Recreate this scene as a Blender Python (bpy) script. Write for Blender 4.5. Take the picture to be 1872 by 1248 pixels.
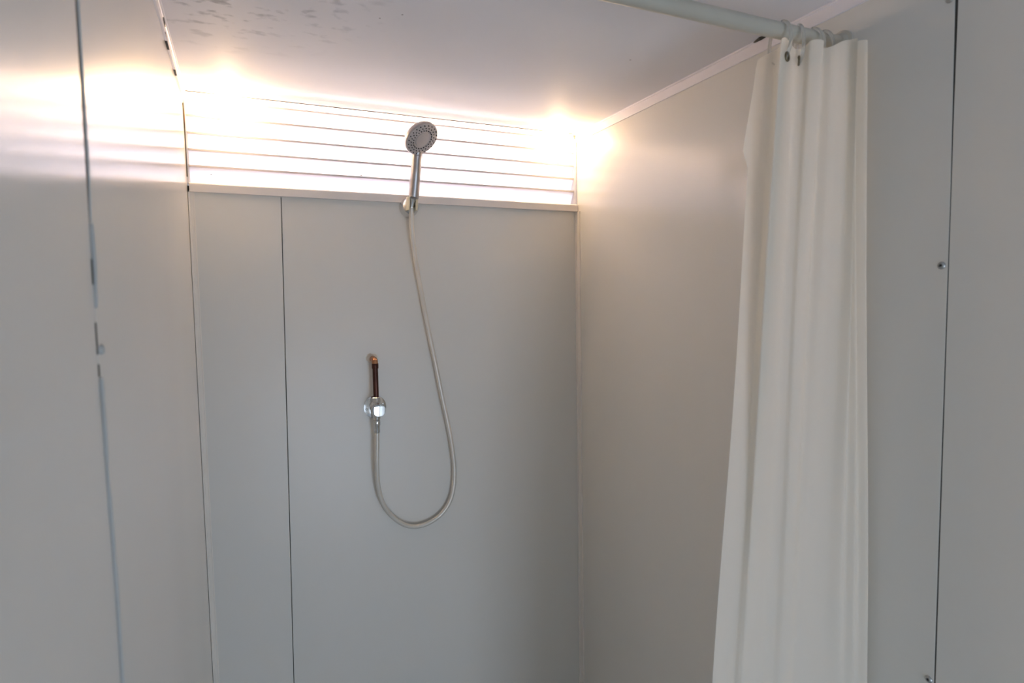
import bpy, bmesh, math, random
from mathutils import Vector, Matrix
S = bpy.context.scene
for o in list(bpy.data.objects): bpy.data.objects.remove(o, do_unlink=True)
COL = S.collection
PI = math.pi

# ------------------------------------------------------------------ camera
YAW, PIT, ROL = .4195, -.0673, -.0167
fw = Vector((math.sin(YAW)*math.cos(PIT), math.cos(YAW)*math.cos(PIT), math.sin(PIT)))
rt = Vector((math.cos(YAW), -math.sin(YAW), 0)); up = rt.cross(fw)
r2 = rt*math.cos(ROL)+up*math.sin(ROL); u2 = up*math.cos(ROL)-rt*math.sin(ROL)
cam_data = bpy.data.cameras.new('camera'); cam = bpy.data.objects.new('camera', cam_data); COL.objects.link(cam)
cam.matrix_world = Matrix(((r2.x,u2.x,-fw.x,0),(r2.y,u2.y,-fw.y,0),(r2.z,u2.z,-fw.z,1.6),(0,0,0,1)))
cam_data.sensor_width = 36; cam_data.lens = 1097.8/1872*36; cam_data.clip_start = .02
cam_data.dof.use_dof = True; cam_data.dof.focus_distance = 1.75; cam_data.dof.aperture_fstop = 5.6
S.camera = cam

# ------------------------------------------------------------------ world, lights, exposure
W = bpy.data.worlds.new('daylight'); S.world = W; W.use_nodes = True
W.node_tree.nodes['Background'].inputs[0].default_value = (.72,.85,1,1)
W.node_tree.nodes['Background'].inputs[1].default_value = .3
def area(name, loc, target, sx, sy, power, col, spread=PI):
    l = bpy.data.lights.new(name,'AREA'); l.shape='RECTANGLE'; l.size=sx; l.size_y=sy; l.energy=power; l.color=col; l.spread=spread
    o = bpy.data.objects.new(name,l); COL.objects.link(o); o.location=loc
    o.rotation_euler=(Vector(target)-Vector(loc)).to_track_quat('-Z','Y').to_euler(); return o
area('daylight_behind_louvre',(.415,1.80,2.01),(.415,1.5,2.01),1.04,.17,10.5,(.97,.93,1))
area('warm_strip_lamp_behind_louvre',(.415,1.70,2.066),(.415,1.60,2.055),1.0,.03,8,(1,.62,.27))
area('daylight_through_door',(.59,-1.42,.66),(.42,0,.72),.62,1.15,11.5,(.69,.82,1))
for n,x in (('warm_lamp_left',-.010),('warm_lamp_right',.862)):
    l=bpy.data.lights.new(n,'POINT'); l.energy=1.5; l.color=(1,.65,.32); l.shadow_soft_size=.019
    o=bpy.data.objects.new(n,l); COL.objects.link(o); o.location=(x,1.574,2.073)
S.view_settings.view_transform='Standard'; S.view_settings.look='None'
S.view_settings.exposure=0.16; S.view_settings.gamma=1; S.view_settings.use_curve_mapping=False

# ------------------------------------------------------------------ helpers
def link(name, bm, m, parent=None, smooth=False, bev=0, seg=2):
    me = bpy.data.meshes.new(name)
    bmesh.ops.recalc_face_normals(bm, faces=bm.faces); bm.to_mesh(me); bm.free()
    if smooth:
        for p in me.polygons: p.use_smooth=True
    if m: me.materials.append(m)
    o = bpy.data.objects.new(name, me); COL.objects.link(o)
    if bev:
        b=o.modifiers.new('bevel','BEVEL'); b.width=bev; b.segments=seg; b.limit_method='ANGLE'; b.angle_limit=.6
    if smooth:
        me.set_sharp_from_angle(angle=.7)
    if parent: 
        o.parent=parent; o.matrix_parent_inverse=Matrix.Translation(-parent.location)
    return o
def struct(o): o['kind']='structure'; return o
def thing(name,label,cat,loc,group=None):
    o=bpy.data.objects.new(name,None); COL.objects.link(o); o.location=loc; o.empty_display_size=.05
    o['label']=label; o['category']=cat
    if group: o['group']=group
    return o
def box(bm,a,b):
    vs=[bm.verts.new((x,y,z)) for x in (a[0],b[0]) for y in (a[1],b[1]) for z in (a[2],b[2])]
    for f in ((0,1,3,2),(4,6,7,5),(0,4,5,1),(2,3,7,6),(0,2,6,4),(1,5,7,3)): bm.faces.new([vs[i] for i in f])
def prism(bm,pts,vec):
    "extrude a closed outline of 3-D points along vec"
    v=Vector(vec); a=[bm.verts.new(p) for p in pts]; b=[bm.verts.new(Vector(p)+v) for p in pts]
    n=len(pts); bm.faces.new(a); bm.faces.new(b[::-1])
    for i in range(n): bm.faces.new((a[i],a[(i+1)%n],b[(i+1)%n],b[i]))
def frame(axis):
    z=Vector(axis).normalized(); h=Vector((0,0,1)) if abs(z.z)<.9 else Vector((1,0,0))
    x=h.cross(z).normalized(); return x,z.cross(x),z
def lathe(bm,o,axis,prof,n=32,cap=True,sx=1):
    "prof: list of (radius, distance along axis)"
    o=Vector(o); x,y,z=frame(axis); rings=[]
    for r,h in prof:
        if r<1e-6: rings.append([bm.verts.new(o+z*h)])
        else: rings.append([bm.verts.new(o+z*h+x*(r*sx*math.cos(2*PI*i/n))+y*(r*math.sin(2*PI*i/n))) for i in range(n)])
    for A,B in zip(rings,rings[1:]):
        for i in range(n):
            j=(i+1)%n
            if len(A)==1 and len(B)==1: continue
            if len(A)==1: bm.faces.new((A[0],B[i],B[j]))
            elif len(B)==1: bm.faces.new((A[i],B[0],A[j]))
            else: bm.faces.new((A[i],B[i],B[j],A[j]))
    if cap:
        for R in (rings[0],rings[-1]):
            if len(R)>2: bm.faces.new(R)
def catmull(P,k=8,closed=False):
    P=[Vector(p) for p in P]; out=[]; n=len(P)
    for i in range(n-1):
        p0=P[max(i-1,0)];p1=P[i];p2=P[i+1];p3=P[min(i+2,n-1)]
        for s in range(k):
            t=s/k; out.append(.5*((2*p1)+(p2-p0)*t+(2*p0-5*p1+4*p2-p3)*t*t+(3*p1-p0-3*p2+p3)*t**3))
    out.append(P[-1]); return out
def tube(bm,pts,r,n=16,cap=True):
    pts=[Vector(p) for p in pts]; rr=r if isinstance(r,(list,tuple)) else [r]*len(pts)
    t0=(pts[1]-pts[0]).normalized(); x=frame(t0)[0]; rings=[]
    for i,p in enumerate(pts):
        t=(pts[min(i+1,len(pts)-1)]-pts[max(i-1,0)]).normalized()
        x=(x-t*x.dot(t)).normalized(); y=t.cross(x)
        rings.append([bm.verts.new(p+x*(rr[i]*math.cos(2*PI*k/n))+y*(rr[i]*math.sin(2*PI*k/n))) for k in range(n)])
    for A,B in zip(rings,rings[1:]):
        for i in range(n): bm.faces.new((A[i],A[(i+1)%n],B[(i+1)%n],B[i]))
    if cap: bm.faces.new(rings[0]); bm.faces.new(rings[-1])

# ------------------------------------------------------------------ materials
def mat(name,col,rough=.4,metal=0,spec=.5,**k):
    m=bpy.data.materials.new(name); m.use_nodes=True; b=m.node_tree.nodes['Principled BSDF']
    b.inputs['Base Color'].default_value=(*col,1); b.inputs['Roughness'].default_value=rough
    b.inputs['Metallic'].default_value=metal; b.inputs['Specular IOR Level'].default_value=spec
    for q,v in k.items(): b.inputs[q.replace('_',' ')].default_value=v
    return m
def nodes(m): return m.node_tree.nodes, m.node_tree.links, m.node_tree.nodes['Principled BSDF']
def add_noise(m,c1,c2,scale=6,stretch=(1,1,1),bump=0,bscale=3,rr=None):
    N,L,b=nodes(m); tc=N.new('ShaderNodeTexCoord'); mp=N.new('ShaderNodeMapping'); mp.inputs['Scale'].default_value=stretch
    L.new(tc.outputs['Object'],mp.inputs[0]); nz=N.new('ShaderNodeTexNoise'); nz.inputs['Scale'].default_value=scale; nz.inputs['Detail'].default_value=6
    L.new(mp.outputs[0],nz.inputs['Vector']); cr=N.new('ShaderNodeValToRGB'); cr.color_ramp.elements[0].position=.3; cr.color_ramp.elements[1].position=.7
    cr.color_ramp.elements[0].color=(*c1,1); cr.color_ramp.elements[1].color=(*c2,1)
    L.new(nz.outputs['Fac'],cr.inputs[0]); L.new(cr.outputs[0],b.inputs['Base Color'])
    if bump:
        n2=N.new('ShaderNodeTexNoise'); n2.inputs['Scale'].default_value=bscale; n2.inputs['Detail'].default_value=1
        L.new(tc.outputs['Object'],n2.inputs['Vector']); bp=N.new('ShaderNodeBump'); bp.inputs['Strength'].default_value=1; bp.inputs['Distance'].default_value=bump
        L.new(n2.outputs['Fac'],bp.inputs['Height']); L.new(bp.outputs[0],b.inputs['Normal'])
    return cr
panel_m=mat('coated_wall_panel',(.78,.78,.78),.16)
add_noise(panel_m,(.76,.745,.70),(.785,.77,.725),3,(1,1,.25),.0022,1.6)
panel_b=mat('coated_back_panel',(.78,.78,.78),.33)
add_noise(panel_b,(.76,.745,.70),(.785,.77,.725),3,(1,1,.25),.0022,1.6)
seal_m=mat('white_sealant',(.50,.51,.50),.7)
trim_m=mat('white_plastic_trim',(.76,.74,.76),.28); add_noise(trim_m,(.88,.85,.88),(.93,.90,.93),14)
lip_m=mat('slat_lip_plastic',(.80,.76,.78),.4); add_noise(lip_m,(.56,.52,.53),(.64,.60,.61),18,(.4,1,1))
ctrim_m=mat('cream_corner_trim',(.9,.85,.78),.3); add_noise(ctrim_m,(.88,.83,.76),(.92,.87,.80),14)
ledge_m=mat('cream_painted_ledge',(.66,.60,.55),.35); add_noise(ledge_m,(.82,.76,.71),(.87,.81,.76),10)
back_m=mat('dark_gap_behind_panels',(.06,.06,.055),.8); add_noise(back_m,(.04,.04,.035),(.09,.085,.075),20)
rust_m=mat('rusty_edge',(.25,.10,.05),.8); add_noise(rust_m,(.05,.03,.02),(.40,.18,.09),60)
floor_m=mat('grey_vinyl_floor',(.42,.43,.44),.45); add_noise(floor_m,(.38,.39,.40),(.46,.47,.48),8)
hchrome=mat('satin_chrome',(.42,.40,.40),.32,.75); add_noise(hchrome,(.40,.38,.38),(.45,.43,.43),40)
kchrome=mat('mirror_chrome',(.55,.55,.54),.04,1); add_noise(kchrome,(.52,.52,.51),(.58,.58,.57),40)
chrome=mat('chrome',(.72,.71,.70),.13,1); add_noise(chrome,(.68,.67,.66),(.76,.75,.74),40)
satin=mat('satin_grey_plastic_face',(.58,.54,.53),.38,.1)
add_noise(satin,(.55,.51,.50),(.61,.57,.56),30)
clipm=mat('pale_clip_plastic',(.70,.66,.52),.25,.2); add_noise(clipm,(.66,.62,.48),(.74,.70,.56),30)
noz=mat('dark_rubber_nozzle',(.03,.025,.03),.6); add_noise(noz,(.02,.02,.02),(.05,.04,.045),80)
copper=mat('tarnished_copper_pipe',(.16,.055,.035),.35,.75); add_noise(copper,(.055,.022,.016),(.13,.05,.035),50,(1,1,.3))
copper2=mat('bright_copper_elbow',(.50,.24,.12),.35,.8); add_noise(copper2,(.30,.12,.06),(.62,.32,.17),90)
foam=mat('cream_filler_foam',(.80,.73,.62),.9); add_noise(foam,(.72,.64,.52),(.88,.82,.72),120,(1,1,1),.001,200)
steel=mat('screw_steel',(.45,.45,.44),.35,.9); add_noise(steel,(.35,.35,.34),(.55,.55,.54),60)
rod_m=mat('white_coated_rod',(.62,.63,.60),.35); add_noise(rod_m,(.55,.52,.44),(.59,.56,.48),12)
hose_m=mat('grey_pvc_shower_hose',(.55,.52,.48),.22,.15); add_noise(hose_m,(.68,.645,.58),(.74,.705,.64),25)
clear=mat('clear_plastic_ring',(.93,.92,.88),.12,0,.5,Transmission_Weight=.8,IOR=1.35)
add_noise(clear,(.90,.89,.84),(.96,.95,.92),40)
brass=mat('tarnished_brass_grommet',(.17,.14,.09),.4,.8); add_noise(brass,(.10,.08,.05),(.26,.21,.13),90)

# ceiling: painted panel with its own mildew patches and fly specks
ceil_m=mat('ceiling_panel',(.75,.75,.77),.6,0,.2)
cr=add_noise(ceil_m,(.82,.815,.85),(.85,.845,.875),3,(1,1,1),.0015,2.5)
N,L,b=nodes(ceil_m)
tc=N.new('ShaderNodeTexCoord')
def vmath(op,*a):
    n=N.new('ShaderNodeVectorMath'); n.operation=op
    for i,x in enumerate(a):
        if hasattr(x,'links') : L.new(x,n.inputs[i])
        else: n.inputs[i].default_value=x
    return n
def smath(op,*a):
    n=N.new('ShaderNodeMath'); n.operation=op; n.use_clamp=False
    for i,x in enumerate(a):
        if hasattr(x,'links'): L.new(x,n.inputs[i])
        else: n.inputs[i].default_value=x
    return n.outputs[0]
mp=N.new('ShaderNodeMapping'); mp.inputs['Scale'].default_value=(28,44,1); L.new(tc.outputs['Object'],mp.inputs[0])
v=N.new('ShaderNodeTexNoise'); v.inputs['Scale'].default_value=1; v.inputs['Detail'].default_value=3; L.new(mp.outputs[0],v.inputs['Vector'])
spot=N.new('ShaderNodeMapRange'); spot.inputs[1].default_value=.56; spot.inputs[2].default_value=.68; L.new(v.outputs['Fac'],spot.inputs[0])
dist=vmath('DISTANCE',tc.outputs['Object'],(-.02,1.05,2.0955)).outputs['Value']
fall=N.new('ShaderNodeMapRange'); fall.inputs[1].default_value=.30; fall.inputs[2].default_value=.06; L.new(dist,fall.inputs[0])
m1=smath('MULTIPLY',spot.outputs[0],fall.outputs[0]); m1=smath('MULTIPLY',m1,.65)
vo=N.new('ShaderNodeTexVoronoi'); vo.inputs['Scale'].default_value=13; L.new(tc.outputs['Object'],vo.inputs['Vector'])
sp=N.new('ShaderNodeMapRange'); sp.inputs[1].default_value=.030; sp.inputs[2].default_value=.020; L.new(vo.outputs['Distance'],sp.inputs[0])
m2=smath('MULTIPLY',sp.outputs[0],.75)
mx=N.new('ShaderNodeMix'); mx.data_type='RGBA'; L.new(m1,mx.inputs[0]); L.new(cr.outputs[0],mx.inputs[6]); mx.inputs[7].default_value=(.22,.24,.27,1)
mx2=N.new('ShaderNodeMix'); mx2.data_type='RGBA'; L.new(m2,mx2.inputs[0]); L.new(mx.outputs[2],mx2.inputs[6]); mx2.inputs[7].default_value=(.10,.08,.08,1)
L.new(mx2.outputs[2],b.inputs['Base Color'])

def translucent(name,col,tcol,fac,rough=.5,spec=.5,gloss=.04):
    m=bpy.data.materials.new(name); m.use_nodes=True; N=m.node_tree.nodes; L=m.node_tree.links; N.clear()
    out=N.new('ShaderNodeOutputMaterial'); d=N.new('ShaderNodeBsdfDiffuse'); t=N.new('ShaderNodeBsdfTranslucent'); g=N.new('ShaderNodeBsdfGlossy')
    tc=N.new('ShaderNodeTexCoord'); nz=N.new('ShaderNodeTexNoise'); nz.inputs['Scale'].default_value=9; L.new(tc.outputs['Object'],nz.inputs['Vector'])
    cr=N.new('ShaderNodeValToRGB'); cr.color_ramp.elements[0].color=(*[c*.96 for c in col],1); cr.color_ramp.elements[1].color=(*col,1)
    L.new(nz.outputs['Fac'],cr.inputs[0]); L.new(cr.outputs[0],d.inputs[0])
    t.inputs[0].default_value=(*tcol,1); g.inputs['Roughness'].default_value=rough
    a=N.new('ShaderNodeMixShader'); a.inputs[0].default_value=fac; L.new(d.outputs[0],a.inputs[1]); L.new(t.outputs[0],a.inputs[2])
    c=N.new('ShaderNodeMixShader'); c.inputs[0].default_value=gloss; L.new(a.outputs[0],c.inputs[1]); L.new(g.outputs[0],c.inputs[2])
    L.new(c.outputs[0],out.inputs[0]); return m
slat_m=translucent('translucent_white_slat',(.84,.83,.86),(.84,.83,.86),.5,.3)
curt_m=translucent('white_curtain_cloth',(.94,.905,.83),(.95,.91,.82),.42,.6,gloss=.02)

# ------------------------------------------------------------------ room shell (metres)
XL,XR,YB,ZC,YF = -.106,.9354,1.6,2.0955,-1.35
LEDT,LEDB = 1.886,1.865
def slab(name,a,b_,m):
    bm=bmesh.new(); box(bm,a,b_); return struct(link(name,bm,m))
slab('floor',(XL-.1,YF-.05,-.05),(XR+.1,YB+.1,0),floor_m)
slab('ceiling',(XL-.06,YF-.05,ZC),(XR+.06,YB+.06,ZC+.05),ceil_m)
wl=slab('wall_left',(XL-.05,YF,0),(XL-.012,YB+.06,ZC),back_m)
wr=slab('wall_right',(XR+.012,YF,0),(XR+.05,YB+.06,ZC),back_m)
wb=slab('wall_back',(XL-.012,YB+.012,0),(XR+.012,YB+.05,LEDT-.004),back_m)
bm=bmesh.new()                                   # front wall behind the camera, with a doorway
box(bm,(XL-.012,YF-.04,0),(.24,YF,ZC)); box(bm,(.925,YF-.04,0),(XR+.012,YF,ZC)); box(bm,(.24,YF-.04,1.75),(.925,YF,ZC))
struct(link('wall_front',bm,panel_m))
def side_panel(x,dx,outl,parent):
    bm=bmesh.new(); prism(bm,[(x,y,z) for y,z in outl],(dx,0,0)); return link('panel',bm,panel_m,parent,bev=.0006)
# left wall: wedge-shaped gap between the two panels closes at z 1.66
side_panel(XL,-.012,[(.5795,ZC),(YB-.001,ZC),(YB-.001,0),(.581,0),(.574,1.38),(.5640,1.53),(.5670,1.62),(.5770,1.70)],wl)
side_panel(XL+.0005,-.0125,[(YF,ZC),(.5615,ZC),(.5600,1.70),(.5615,1.62),(.5610,1.53),(.569,1.38),(.576,0),(YF,0)],wl)
bm=bmesh.new(); prism(bm,[(XL-.0015,y,z) for y,z in [(.5610,ZC-.002),(.5800,ZC-.002),(.5775,1.70),(.5675,1.62),(.5642,1.53),(.5690,1.40),(.5672,1.40),(.5605,1.53),(.5610,1.62),(.5595,1.70)]],(-.010,0,0)); link('joint_shade_strip',bm,back_m,wl)  # added dark strip: stands in for the shade inside the open gap
# right wall: the near panel overlaps the far one
side_panel(XR,.012,[(.5440,ZC),(YB-.003,ZC),(YB-.003,0),(.5435,0),(.5425,1.25),(.5415,1.75)],wr)
side_panel(XR,.012,[(YF,ZC),(.5385,ZC),(.5402,1.85),(.5403,1.25),(.5400,0),(YF,0)],wr)
bm=bmesh.new(); box(bm,(XR+.0012,.5365,0),(XR+.010,.5460,ZC-.002)); link('joint_shade_strip',bm,back_m,wr)  # dark strip hides the lit panel edge, so the joint reads shaded
# back wall: narrow panel lapping over a wide one
def back_panel(outl,y0,y1,m=panel_b):
    bm=bmesh.new(); prism(bm,[(x,y0,z) for x,z in outl],(0,y1-y0,0)); return link('panel',bm,m,wb,bev=.0012)
back_panel([(XL+.002,LEDB+.004),(.0962,LEDB+.004),(.0762,.5),(.0752,0),(XL+.002,0)],YB-.003,YB+.012)
back_panel([(.0978,LEDB+.004),(XR-.002,LEDB+.004),(XR-.002,0),(.0768,0),(.0778,.5)],YB-.0005,YB+.012)

# sealant beads
bm=bmesh.new(); random.seed(3)
pts=[(XL+.0015,.5630,1.545),(XL+.001,.5665,1.46),(XL+.001,.5715,1.38),(XL+.0012,.5735,1.2),(XL+.001,.5765,.8),(XL+.001,.5785,.02)]
tube(bm,catmull(pts,6),[.0014+.0006*random.random() for _ in range(31)],8)
link('sealant_bead',bm,seal_m,wl,True)
bm=bmesh.new(); tube(bm,catmull([(XL+.001,.5632,1.665),(XL+.0012,.5640,1.63),(XL+.0006,.5628,1.60)],6),.0018,8); link('sealant_bead',bm,seal_m,wl,True)
bm=bmesh.new(); lathe(bm,(XL+.001,.572,1.567),(1,0,0),[(.0001,.003),(.003,.002),(.0042,0),(.0042,-.002)],12); link('sealant_lump',bm,seal_m,wl,True)
for yy,zz,hh in ((.5590,1.585,.004),(.5592,1.5725,.009),(.5603,1.551,.005),(.5590,1.628,.010)):
    bm=bmesh.new(); box(bm,(XL-.001,yy-.0012,zz-hh),(XL+.0012,yy+.0014,zz+hh)); link('dark_chip',bm,back_m,wl,bev=.0006)

# trims: L-shaped angles in each edge of the cubicle
def angle_trim(name,a,b_,d1,d2,w1,w2,t=.0025,m=trim_m,lip=.0012):
    "a->b edge line; d1,d2 unit directions of the two legs away from the corner"
    a=Vector(a);b_=Vector(b_);d1=Vector(d1);d2=Vector(d2)
    prof=[Vector(),d1*w1,d1*w1+d2*(t+lip),d1*(w1-.002)+d2*(t+lip),d1*(w1-.0024)+d2*t,d1*(t+.002)+d2*t,d1*t+d2*(t+.002),d1*t+d2*(w2-.0024),d1*(t+lip)+d2*(w2-.002),d1*(t+lip)+d2*w2,d2*w2]
    bm=bmesh.new(); prism(bm,[a+p for p in prof],b_-a); return struct(link(name,bm,m,bev=.0005))
angle_trim('trim_1',(XR,YF,ZC),(XR,YB,ZC),(0,0,-1),(-1,0,0),.025,.006)                  # right wall / ceiling
tl=angle_trim('trim_2',(XL,YF,ZC),(XL,YB-.002,ZC),(0,0,-1),(1,0,0),.027,.006)           # left wall / ceiling
angle_trim('trim_3',(XR,YB-.001,0),(XR,YB-.001,LEDB),(0,-1,0),(-1,0,0),.020,.007,m=ctrim_m)       # right rear corner
angle_trim('trim_4',(XL+.0006,YB-.001,0),(XL+.0006,YB-.001,LEDB),(0,-1,0),(1,0,0),.006,.013,m=ctrim_m)   # left rear corner, slightly off the wall
# rusty and dark openings along the left edges
tr=bpy.data.objects['trim_2']
for pts in ([(1.200,-.002),(1.214,-.009),(1.230,-.0095),(1.224,-.0015)],[(1.222,-.0205),(1.250,-.0285),(1.282,-.0285),(1.262,-.0245)],[(1.380,-.0235),(1.390,-.0285),(1.418,-.0285),(1.405,-.0240)]):
    bm=bmesh.new(); prism(bm,[(XL-.0005,y,ZC+z) for y,z in pts],(.0042,0,0)); link('torn_hole',bm,back_m,tr)
bm=bmesh.new(); prism(bm,[(XL-.001,1.592,2.066),(XL-.001,1.572,2.060),(XL-.001,1.589,1.99),(XL-.001,1.594,1.90),(XL-.001,1.599,1.90),(XL-.001,1.599,2.066)],(.003,0,0)); link('dark_slot',bm,back_m,wl)
bm=bmesh.new(); prism(bm,[(XL-.001,1.590,2.053),(XL-.001,1.577,2.046),(XL-.001,1.586,2.005),(XL-.001,1.592,2.012)],(.0037,0,0)); link('rust_patch',bm,rust_m,wl)
bm=bmesh.new(); tube(bm,[(XR-.006,.868,ZC-.002),(XR-.009,.885,ZC-.0015),(XR-.005,.905,ZC-.0015)],[.001,.0042,.0015],8); link('dark_gap_spot',bm,back_m,bpy.data.objects['trim_1'])

# ------------------------------------------------------------------ louvre window
win=bmesh.new()
box(win,(XR-.008,YB-.002,LEDT),(XR,YB+.040,2.0945)); box(win,(XL,YB+.001,LEDT),(XL+.005,YB+.040,2.0945))
w1=struct(link('window_1',win,slat_m,bev=.0015))
bm=bmesh.new(); prism(bm,[(XL+.003,YB-.001,2.0830),(XL+.003,YB-.003,2.0850),(XL+.003,YB-.003,2.0940),(XL+.003,YB-.001,2.0940)],(XR-XL-.006,0,0)); link('head_strip',bm,slat_m,w1)
bm=bmesh.new(); box(bm,(XL+.003,YB-.0042,2.0942),(XR-.012,YB-.001,2.0953)); link('shadow_gap',bm,back_m,w1)  # solid dark strip drawn as the shadow line below the ceiling
random.seed(11)
for x,z,r in ((.294,1.9305,.0016),(.0925,1.968,.0012),(.2340,2.0065,.0012),(.8725,2.0050,.0011),(.4555,1.9285,.0010),(-.055,1.908,.0010)):
    bm=bmesh.new(); tube(bm,[(x-r*1.8,YB-.0005,z+.0006),(x,YB-.0012,z),(x+r*1.6,YB-.0005,z-.0004)],[r*.4,r,r*.4],7); link('dirt_speck',bm,noz,w1,True)
bm=bmesh.new(); tube(bm,[(.9200,YB-.005,2.0905),(.9265,YB-.005,2.0900),(.9275,YB-.005,2.0800)],[.0009,.0018,.0014],8); link('rust_spot',bm,rust_m,w1,True)
zs=[2.083,2.0455,2.006,1.9675,1.930,1.888]
for k in range(5):
    zt,zb=zs[k],zs[k+1]
    bm=bmesh.new(); y0=YB+.002
    # blade leans back as it falls; rolled lip along its front top edge
    prof=[(y0+.002,zt-.003),(y0+.026,zb-.004),(y0+.028,zb-.0035),(y0+.004,zt-.0010)]
    prism(bm,[(XL+.004,y,z) for y,z in prof],(XR-XL-.011,0,0)); o=link('slat',bm,slat_m,w1)
    bm=bmesh.new(); prof=[(y0-.001,zt-.001),(y0-.001,zt-.0052),(y0+.0015,zt-.0060),(y0+.004,zt-.0040),(y0+.004,zt)]
    prism(bm,[(XL+.004,y,z) for y,z in prof],(XR-XL-.011,0,0)); link('lip',bm,lip_m,o)
# the continuous ledge under the louvre
bm=bmesh.new(); prism(bm,[(XL+.004,YB-.010,LEDB),(XL+.004,YB-.012,LEDT-.002),(XL+.004,YB-.009,LEDT),(XL+.004,YB+.035,LEDT+.002),(XL+.004,YB+.035,LEDB)],(XR-XL-.006,0,0))
struct(link('trim_5',bm,ledge_m,bev=.001))
# screws
def screw(c,ax,parent,r=.0045):
    bm=bmesh.new(); lathe(bm,c,ax,[(r*1.25,0),(r*1.25,.0008),(r,.0022),(r*.55,.0030),(r*.45,.0018),(.00001,.0018)],16,False)
    link('screw',bm,steel,parent,True)
    bm=bmesh.new(); lathe(bm,Vector(c)+Vector(ax)*.0021,ax,[(r*.38,0),(r*.38,.0005)],6); link('screw_recess',bm,noz,parent)
for z in (1.6413,1.0111,2.0175,.35): screw((XR,.5500,z),(-1,0,0),wr)
cl=bpy.data.objects['ceiling']
for p in ((.851,.874,ZC),(.30,.95,ZC),(.0,.70,ZC)): screw(p,(0,0,-1),cl,.003)
for p in ((.93,YB-.006,2.089),): screw((.922,YB-.006,2.0885),(0,-1,0),w1,.002)

# ------------------------------------------------------------------ shower hose
H=[(.4130,1.556,1.852),(.4135,1.560,1.835),(.4165,1.572,1.795),(.4250,1.580,1.722),(.4395,1.584,1.634),(.4570,1.585,1.530),(.4755,1.585,1.431),(.4919,1.585,1.339),(.5088,1.586,1.253),(.5205,1.587,1.174),(.5230,1.587,1.111),(.5120,1.587,1.0505),(.4810,1.587,1.008),(.4320,1.586,.9865),(.3850,1.584,.9925),(.3470,1.582,1.022),(.3200,1.578,1.063),(.3070,1.575,1.115),(.3045,1.571,1.175),(.3060,1.568,1.232),(.3070,1.566,1.272)]
hose=thing('shower_hose','grey plastic shower hose hanging in a long loop from handset to valve','hose',(.41,1.55,1.87))
bm=bmesh.new(); tube(bm,catmull(H,9),.0062,18); link('hose_tube',bm,hose_m,hose,True)
bm=bmesh.new(); lathe(bm,(.3070,1.566,1.2945),(0,0,-1),[(.0085,0),(.0092,.003),(.0092,.012),(.0078,.014),(.0078,.030),(.0066,.033)],24); link('hose_ferrule',bm,chrome,hose,True)

# ------------------------------------------------------------------ handset holder
HC=Vector((.4165,YB,1.8535))
hold=thing('wall_bracket','round chrome wall bracket with two pale clip jaws gripping the shower handset','bracket',HC)
bm=bmesh.new(); lathe(bm,HC+Vector((-.001,-.0008,0)),(0,-1,.0),[(.0258,0),(.0264,.002),(.0262,.008),(.0252,.015),(.0230,.022),(.0190,.028),(.012,.0325),(.00001,.034)],40,sx=.95); link('wall_base',bm,chrome,hold,True)
bm=bmesh.new(); tube(bm,[HC+Vector((0,-.02,.0)),HC+Vector((0,-.037,.006))],[.014,.011],20); link('clip_neck',bm,chrome,hold,True)
CP=Vector((.4150,1.5525,1.866))       # centre of the clip
for s in (-1,1):
    bm=bmesh.new(); a=[];bq=[]
    for i in range(11):
        th=math.radians(90-s*(10+i*13.2)) if s<0 else math.radians(90-(10+i*13.2))
        th=math.radians(90)+(-s)*math.radians(8+i*13.5)
        d=Vector((math.cos(th),math.sin(th),0)); a.append(CP+d*.0112); bq.append(CP+d*.0152)
    out=a+bq[::-1]
    prism(bm,[p+Vector((0,0,.008)) for p in out],(-.0015,.006,-.034)); link('clip_jaw',bm,clipm,hold,bev=.001)

# ------------------------------------------------------------------ shower handset
hs=thing('hand_shower','chrome hand shower with round grey nozzle face raised over the louvre','hand shower',(.411,1.55,1.87))
hand=[(.4128,1.5565,1.848),(.4140,1.5540,1.858),(.4160,1.5495,1.873),(.4170,1.5480,1.8765),(.4172,1.5472,1.879),(.4182,1.5385,1.905),(.4190,1.5300,1.930),(.4200,1.5255,1.950),(.4206,1.5215,1.967),(.4211,1.5190,1.977)]
bm=bmesh.new(); tube(bm,hand[:4],[.0060,.0072,.0105,.0115],24); link('hose_nut',bm,chrome,hs,True)
bm=bmesh.new(); P=catmull(hand[3:],6); n=len(P)
rr=[]
for i in range(n):
    t=i/(n-1); rr.append(.0148-.0034*t+.0014*t*t-(.0010 if i==0 else 0))
tube(bm,P,rr,28); link('handle',bm,hchrome,hs,True)
HD=Vector((.4237,1.478,2.0045)); NN=Vector((.33,-.61,-.72)).normalized()
bm=bmesh.new(); lathe(bm,HD,-NN,[(.0440,-.001),(.0455,.001),(.0460,.004),(.0452,.008),(.0420,.014),(.033,.021),(.020,.026),(.00001,.028)],56); link('head_shell',bm,hchrome,hs,True)
bm=bmesh.new(); lathe(bm,HD,NN,[(.0446,-.004),(.0446,-.0005),(.0435,.0015),(.0300,.0028),(.0275,.0030),(.0268,.0018),(.0200,.0018),(.0192,.0032),(.010,.0042),(.00001,.0044)],56,False); link('spray_face',bm,satin,hs,True)
X,Y,Z=frame(NN)
bm=bmesh.new()
for q,(r,off) in enumerate(((.0258,0),(.0325,.5),(.0395,0))):
    for i in range(22):
        th=2*PI*(i+off)/22; c=HD+X*(r*math.cos(th))+Y*(r*math.sin(th)); lathe(bm,c,NN,[(.0015,.001),(.0015,.0035),(.0010,.0042),(.00001,.0042)],8,False)
o=link('nozzles',bm,noz,hs,True); o['kind']='stuff'
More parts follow.
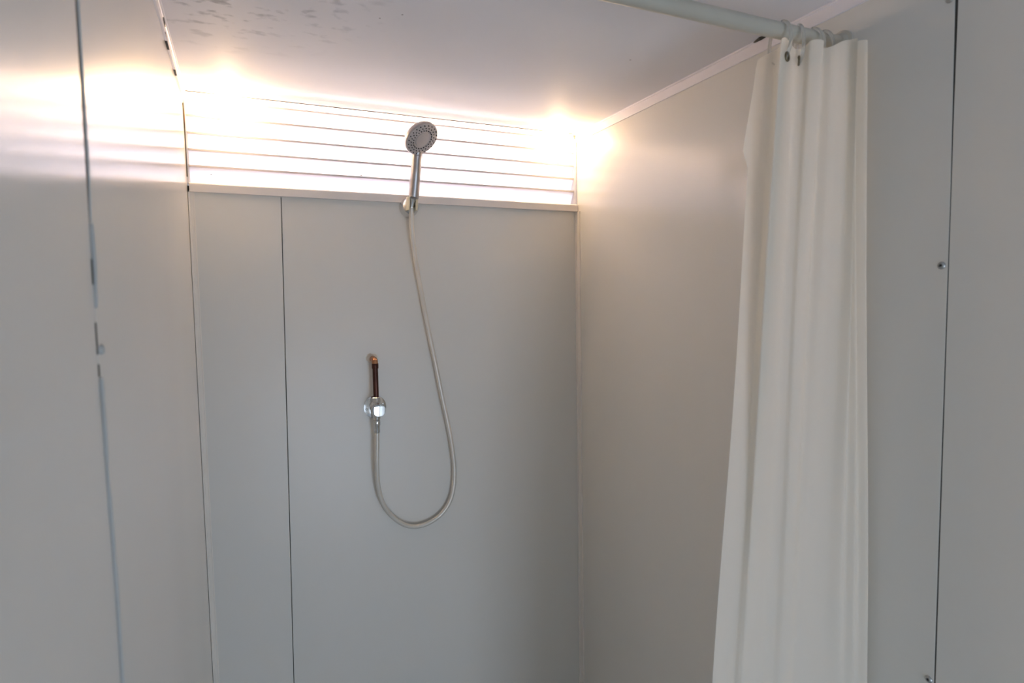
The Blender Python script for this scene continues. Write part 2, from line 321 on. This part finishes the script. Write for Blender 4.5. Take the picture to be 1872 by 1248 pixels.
# collar between handle and head, selector lever beside it
bm=bmesh.new(); tube(bm,[(.4211,1.5195,1.9745),(.4212,1.5185,1.9770),(.4214,1.5160,1.9840),(.4218,1.5080,1.9970)],[.0130,.0137,.0136,.0095],24); link('collar',bm,hchrome,hs,True)
D=(Vector((.4335,1.505,1.973))-HD); D=(D-NN*D.dot(NN)).normalized()
bm=bmesh.new(); tube(bm,[HD+D*.040,HD+D*.050,HD+D*.0565+NN*.002],[.004,.0033,.0028],10); link('spray_lever',bm,satin,hs,True)

# ------------------------------------------------------------------ copper pipe and valve
VC=Vector((.3095,YB,1.3245)); PX,PY=.3072,1.566
cp=thing('copper_pipe','dark copper pipe elbowing out of a ragged hole in the back wall','pipe',(.3085,YB,1.454))
bm=bmesh.new(); tube(bm,[(PX,PY,1.432),(PX,PY,1.345)],.0072,20); link('pipe_run',bm,copper,cp,True)
el=catmull([(PX+.0005,YB+.01,1.4535),(PX+.0003,YB-.012,1.4535),(PX+.0001,PY+.012,1.4535),(PX,PY+.004,1.4515),(PX,PY+.0005,1.4475),(PX,PY,1.442)],5)
bm=bmesh.new(); tube(bm,el,.0078,20); link('elbow',bm,copper2,cp,True)
bm=bmesh.new(); lathe(bm,(PX,PY,1.444),(0,0,-1),[(.0080,0),(.0086,.001),(.0086,.012),(.0080,.0135),(.0072,.0135)],20,False); link('elbow_socket',bm,copper,cp,True)
bm=bmesh.new(); random.seed(5); n=26; ring=[]
for i in range(n):
    th=2*PI*i/n; r=.0125+.003*random.random()+(.003 if math.cos(th)<-.3 else 0); ring.append((.3070+r*math.cos(th),YB-.0028,1.4555+r*.8*math.sin(th)))
prism(bm,ring,(0,.002,0)); link('hole_filler',bm,foam,cp,bev=.0005)
va=thing('shower_valve','chrome push valve on a round screwed flange below the copper pipe','valve',VC)
bm=bmesh.new(); lathe(bm,VC,(0,-1,0),[(.0300,0),(.0305,.001),(.0300,.0028),(.0240,.0045),(.014,.0055),(.012,.008),(.012,.020)],48); link('flange',bm,chrome,va,True)
for ang in (190,20,100):
    a=math.radians(ang); bm=bmesh.new(); lathe(bm,VC+Vector((.0225*math.cos(a),-.0040,.0225*math.sin(a))),(0,-1,0),[(.0032,0),(.0032,.0015),(.0020,.0022),(.0016,.0010),(.00001,.001)],14,False); link('flange_screw',bm,steel,va,True)
bm=bmesh.new(); lathe(bm,(PX,PY,1.356),(0,0,-1),[(.0095,0),(.0115,.001),(.0115,.013),(.0095,.014)],6); link('top_nut',bm,chrome,va,bev=.0008)
bm=bmesh.new(); lathe(bm,(PX,PY,1.343),(0,0,-1),[(.0092,0),(.0100,.004),(.0130,.008),(.0135,.018),(.0125,.030),(.0100,.034),(.0098,.042),(.0080,.048)],28); link('valve_body',bm,chrome,va,True)
KB=Vector((PX,PY-.006,1.3265))
bm=bmesh.new(); lathe(bm,KB,(0,-1,0),[(.0150,0),(.0150,.005),(.0138,.006),(.0138,.010),(.0155,.011),(.0155,.014)],36); link('knob_collar',bm,chrome,va,True)
bm=bmesh.new(); lathe(bm,KB,(0,-1,0),[(.0150,.013),(.0168,.0145),(.0172,.017),(.0172,.030),(.0160,.0325),(.010,.0332),(.00001,.0332)],40); link('push_knob',bm,kchrome,va,True)

# ------------------------------------------------------------------ curtain rod, rings, curtain
RY,RZ,RR=.72,2.0195,.0125
rod=thing('shower_curtain_rod','pale round curtain rod spanning the cubicle just below the ceiling','curtain rod',(XL,RY,RZ))
bm=bmesh.new(); tube(bm,[(XL+.001,RY,RZ),(XR-.001,RY,RZ)],RR,28); link('rod_tube',bm,rod_m,rod,True)
for x,s in ((XL,1),(XR,-1)):
    bm=bmesh.new(); lathe(bm,(x,RY,RZ),(s,0,0),[(.022,0),(.022,.003),(.017,.005),(.0145,.012),(.0128,.013)],28); link('end_socket',bm,rod_m,rod,True)
# curtain plan (x,y) at the top and low down
top=[(.781,.752),(.795,.745),(.7985,.731),(.788,.715),(.7755,.700),(.786,.701),(.802,.707),(.822,.713),(.831,.704),(.8315,.692),(.848,.684),(.860,.694),(.868,.683),(.880,.678),(.890,.670),(.888,.655),(.893,.676),(.897,.664),(.905,.682),(.917,.660),(.929,.690)]
bot=[(.663,.726),(.685,.724),(.700,.719),(.706,.713),(.714,.709),(.728,.707),(.745,.708),(.762,.709),(.776,.706),(.786,.700),(.800,.697),(.816,.697),(.832,.692),(.849,.685),(.866,.676),(.884,.664),(.895,.659),(.905,.651),(.914,.647),(.925,.640),(.931,.668)]
k=6
T=catmull([(x,y,0) for x,y in top],k); B=catmull([(x,y,0) for x,y in bot],k)
ZT,ZBm=1.9965,.12; rows=70; bm=bmesh.new(); G=[]
for r in range(rows+1):
    t=r/rows; row=[]
    zz=ZT+(ZBm-ZT)*t
    w=min(1,(ZT-zz)/1.12); w2=w**.9; ext=max(0,(ZT-zz)-1.12)
    for i,(a,c) in enumerate(zip(T,B)):
        u=i/(len(T)-1)
        p=a.lerp(c,w2)
        mid=math.sin(min(1,w)*PI)
        x=p.x+.004*math.sin(5*zz+9*u)*mid*(1-u); y=p.y+.003*math.sin(4*zz+14*u)*mid
        if ext: x-= ext*.05*(1-u)
        z=zz
        if r==0:
            z+= -.013*max(0,1-u/.12)+.004*math.sin(u*30)+.006*max(0,(u-.6))/.4
        # free edge: a short flap of the hem standing out below the heading
        if u<.05:
            e=1-u/.05
            if 1.835<zz<1.95: x-=.013*e*(1.95-zz)/.115
        x=min(x,XR-.003); row.append(bm.verts.new((x,y,z)))
    G.append(row)
for A,Bq in zip(G,G[1:]):
    for i in range(len(A)-1): bm.faces.new((A[i],A[i+1],Bq[i+1],Bq[i]))
cu=thing('shower_curtain','white cloth shower curtain bunched against the right wall','curtain',(.84,.70,.12))
co=link('cloth',bm,curt_m,cu,True)
# heading grommets, set in the cloth under the two visible rings
for x,y,z,ax in ((.7905,.7015,1.9725,(.35,-.94,0)),(.8235,.7085,1.9735,(.7,-.7,0))):
    bm=bmesh.new(); a=frame(ax); pts=[Vector((x,y,z))+a[0]*(.0062*math.cos(2*PI*i/24))+a[1]*(.0062*math.sin(2*PI*i/24)) for i in range(25)]
    tube(bm,pts,.0016,8,False); link('grommet',bm,brass,cu,True)
def ring(x,cy,cz,tilt,R=.032,first=None):
    bm=bmesh.new(); pts=[]
    for i in range(33):
        a=math.radians(100+ i*345/32); rad=R*(1-.16*abs(math.sin(a-PI/2))**1.0*0)
        p=Vector((0,math.cos(a)*R*.80,math.sin(a)*R)); pts.append(p)
    tube(bm,pts,.0027,10); return bm
lab=['clear plastic curtain ring furthest from the wall, through the round brass eyelet beside the hem','clear plastic curtain ring second from the curtain hem, its dark eyelet seen edge-on','clear plastic curtain ring half behind the curtain heading, third from the hem','clear plastic curtain ring nearest the wall, mostly hidden by the curtain heading']
spec=[(.7955,.7205,2.0005,-10),(.833,.720,2.0005,-28),(.861,.7205,2.0005,6),(.888,.7205,2.0005,-6)]
for l,(x,y,z,ti) in zip(lab,spec):
    o=link('curtain_ring',ring(x,y,z,ti),clear,None,True); o.location=(x,y,z); o.rotation_euler=(0,0,math.radians(ti))
    o['label']=l; o['category']='curtain ring'; o['group']='clear rings on the curtain rod'
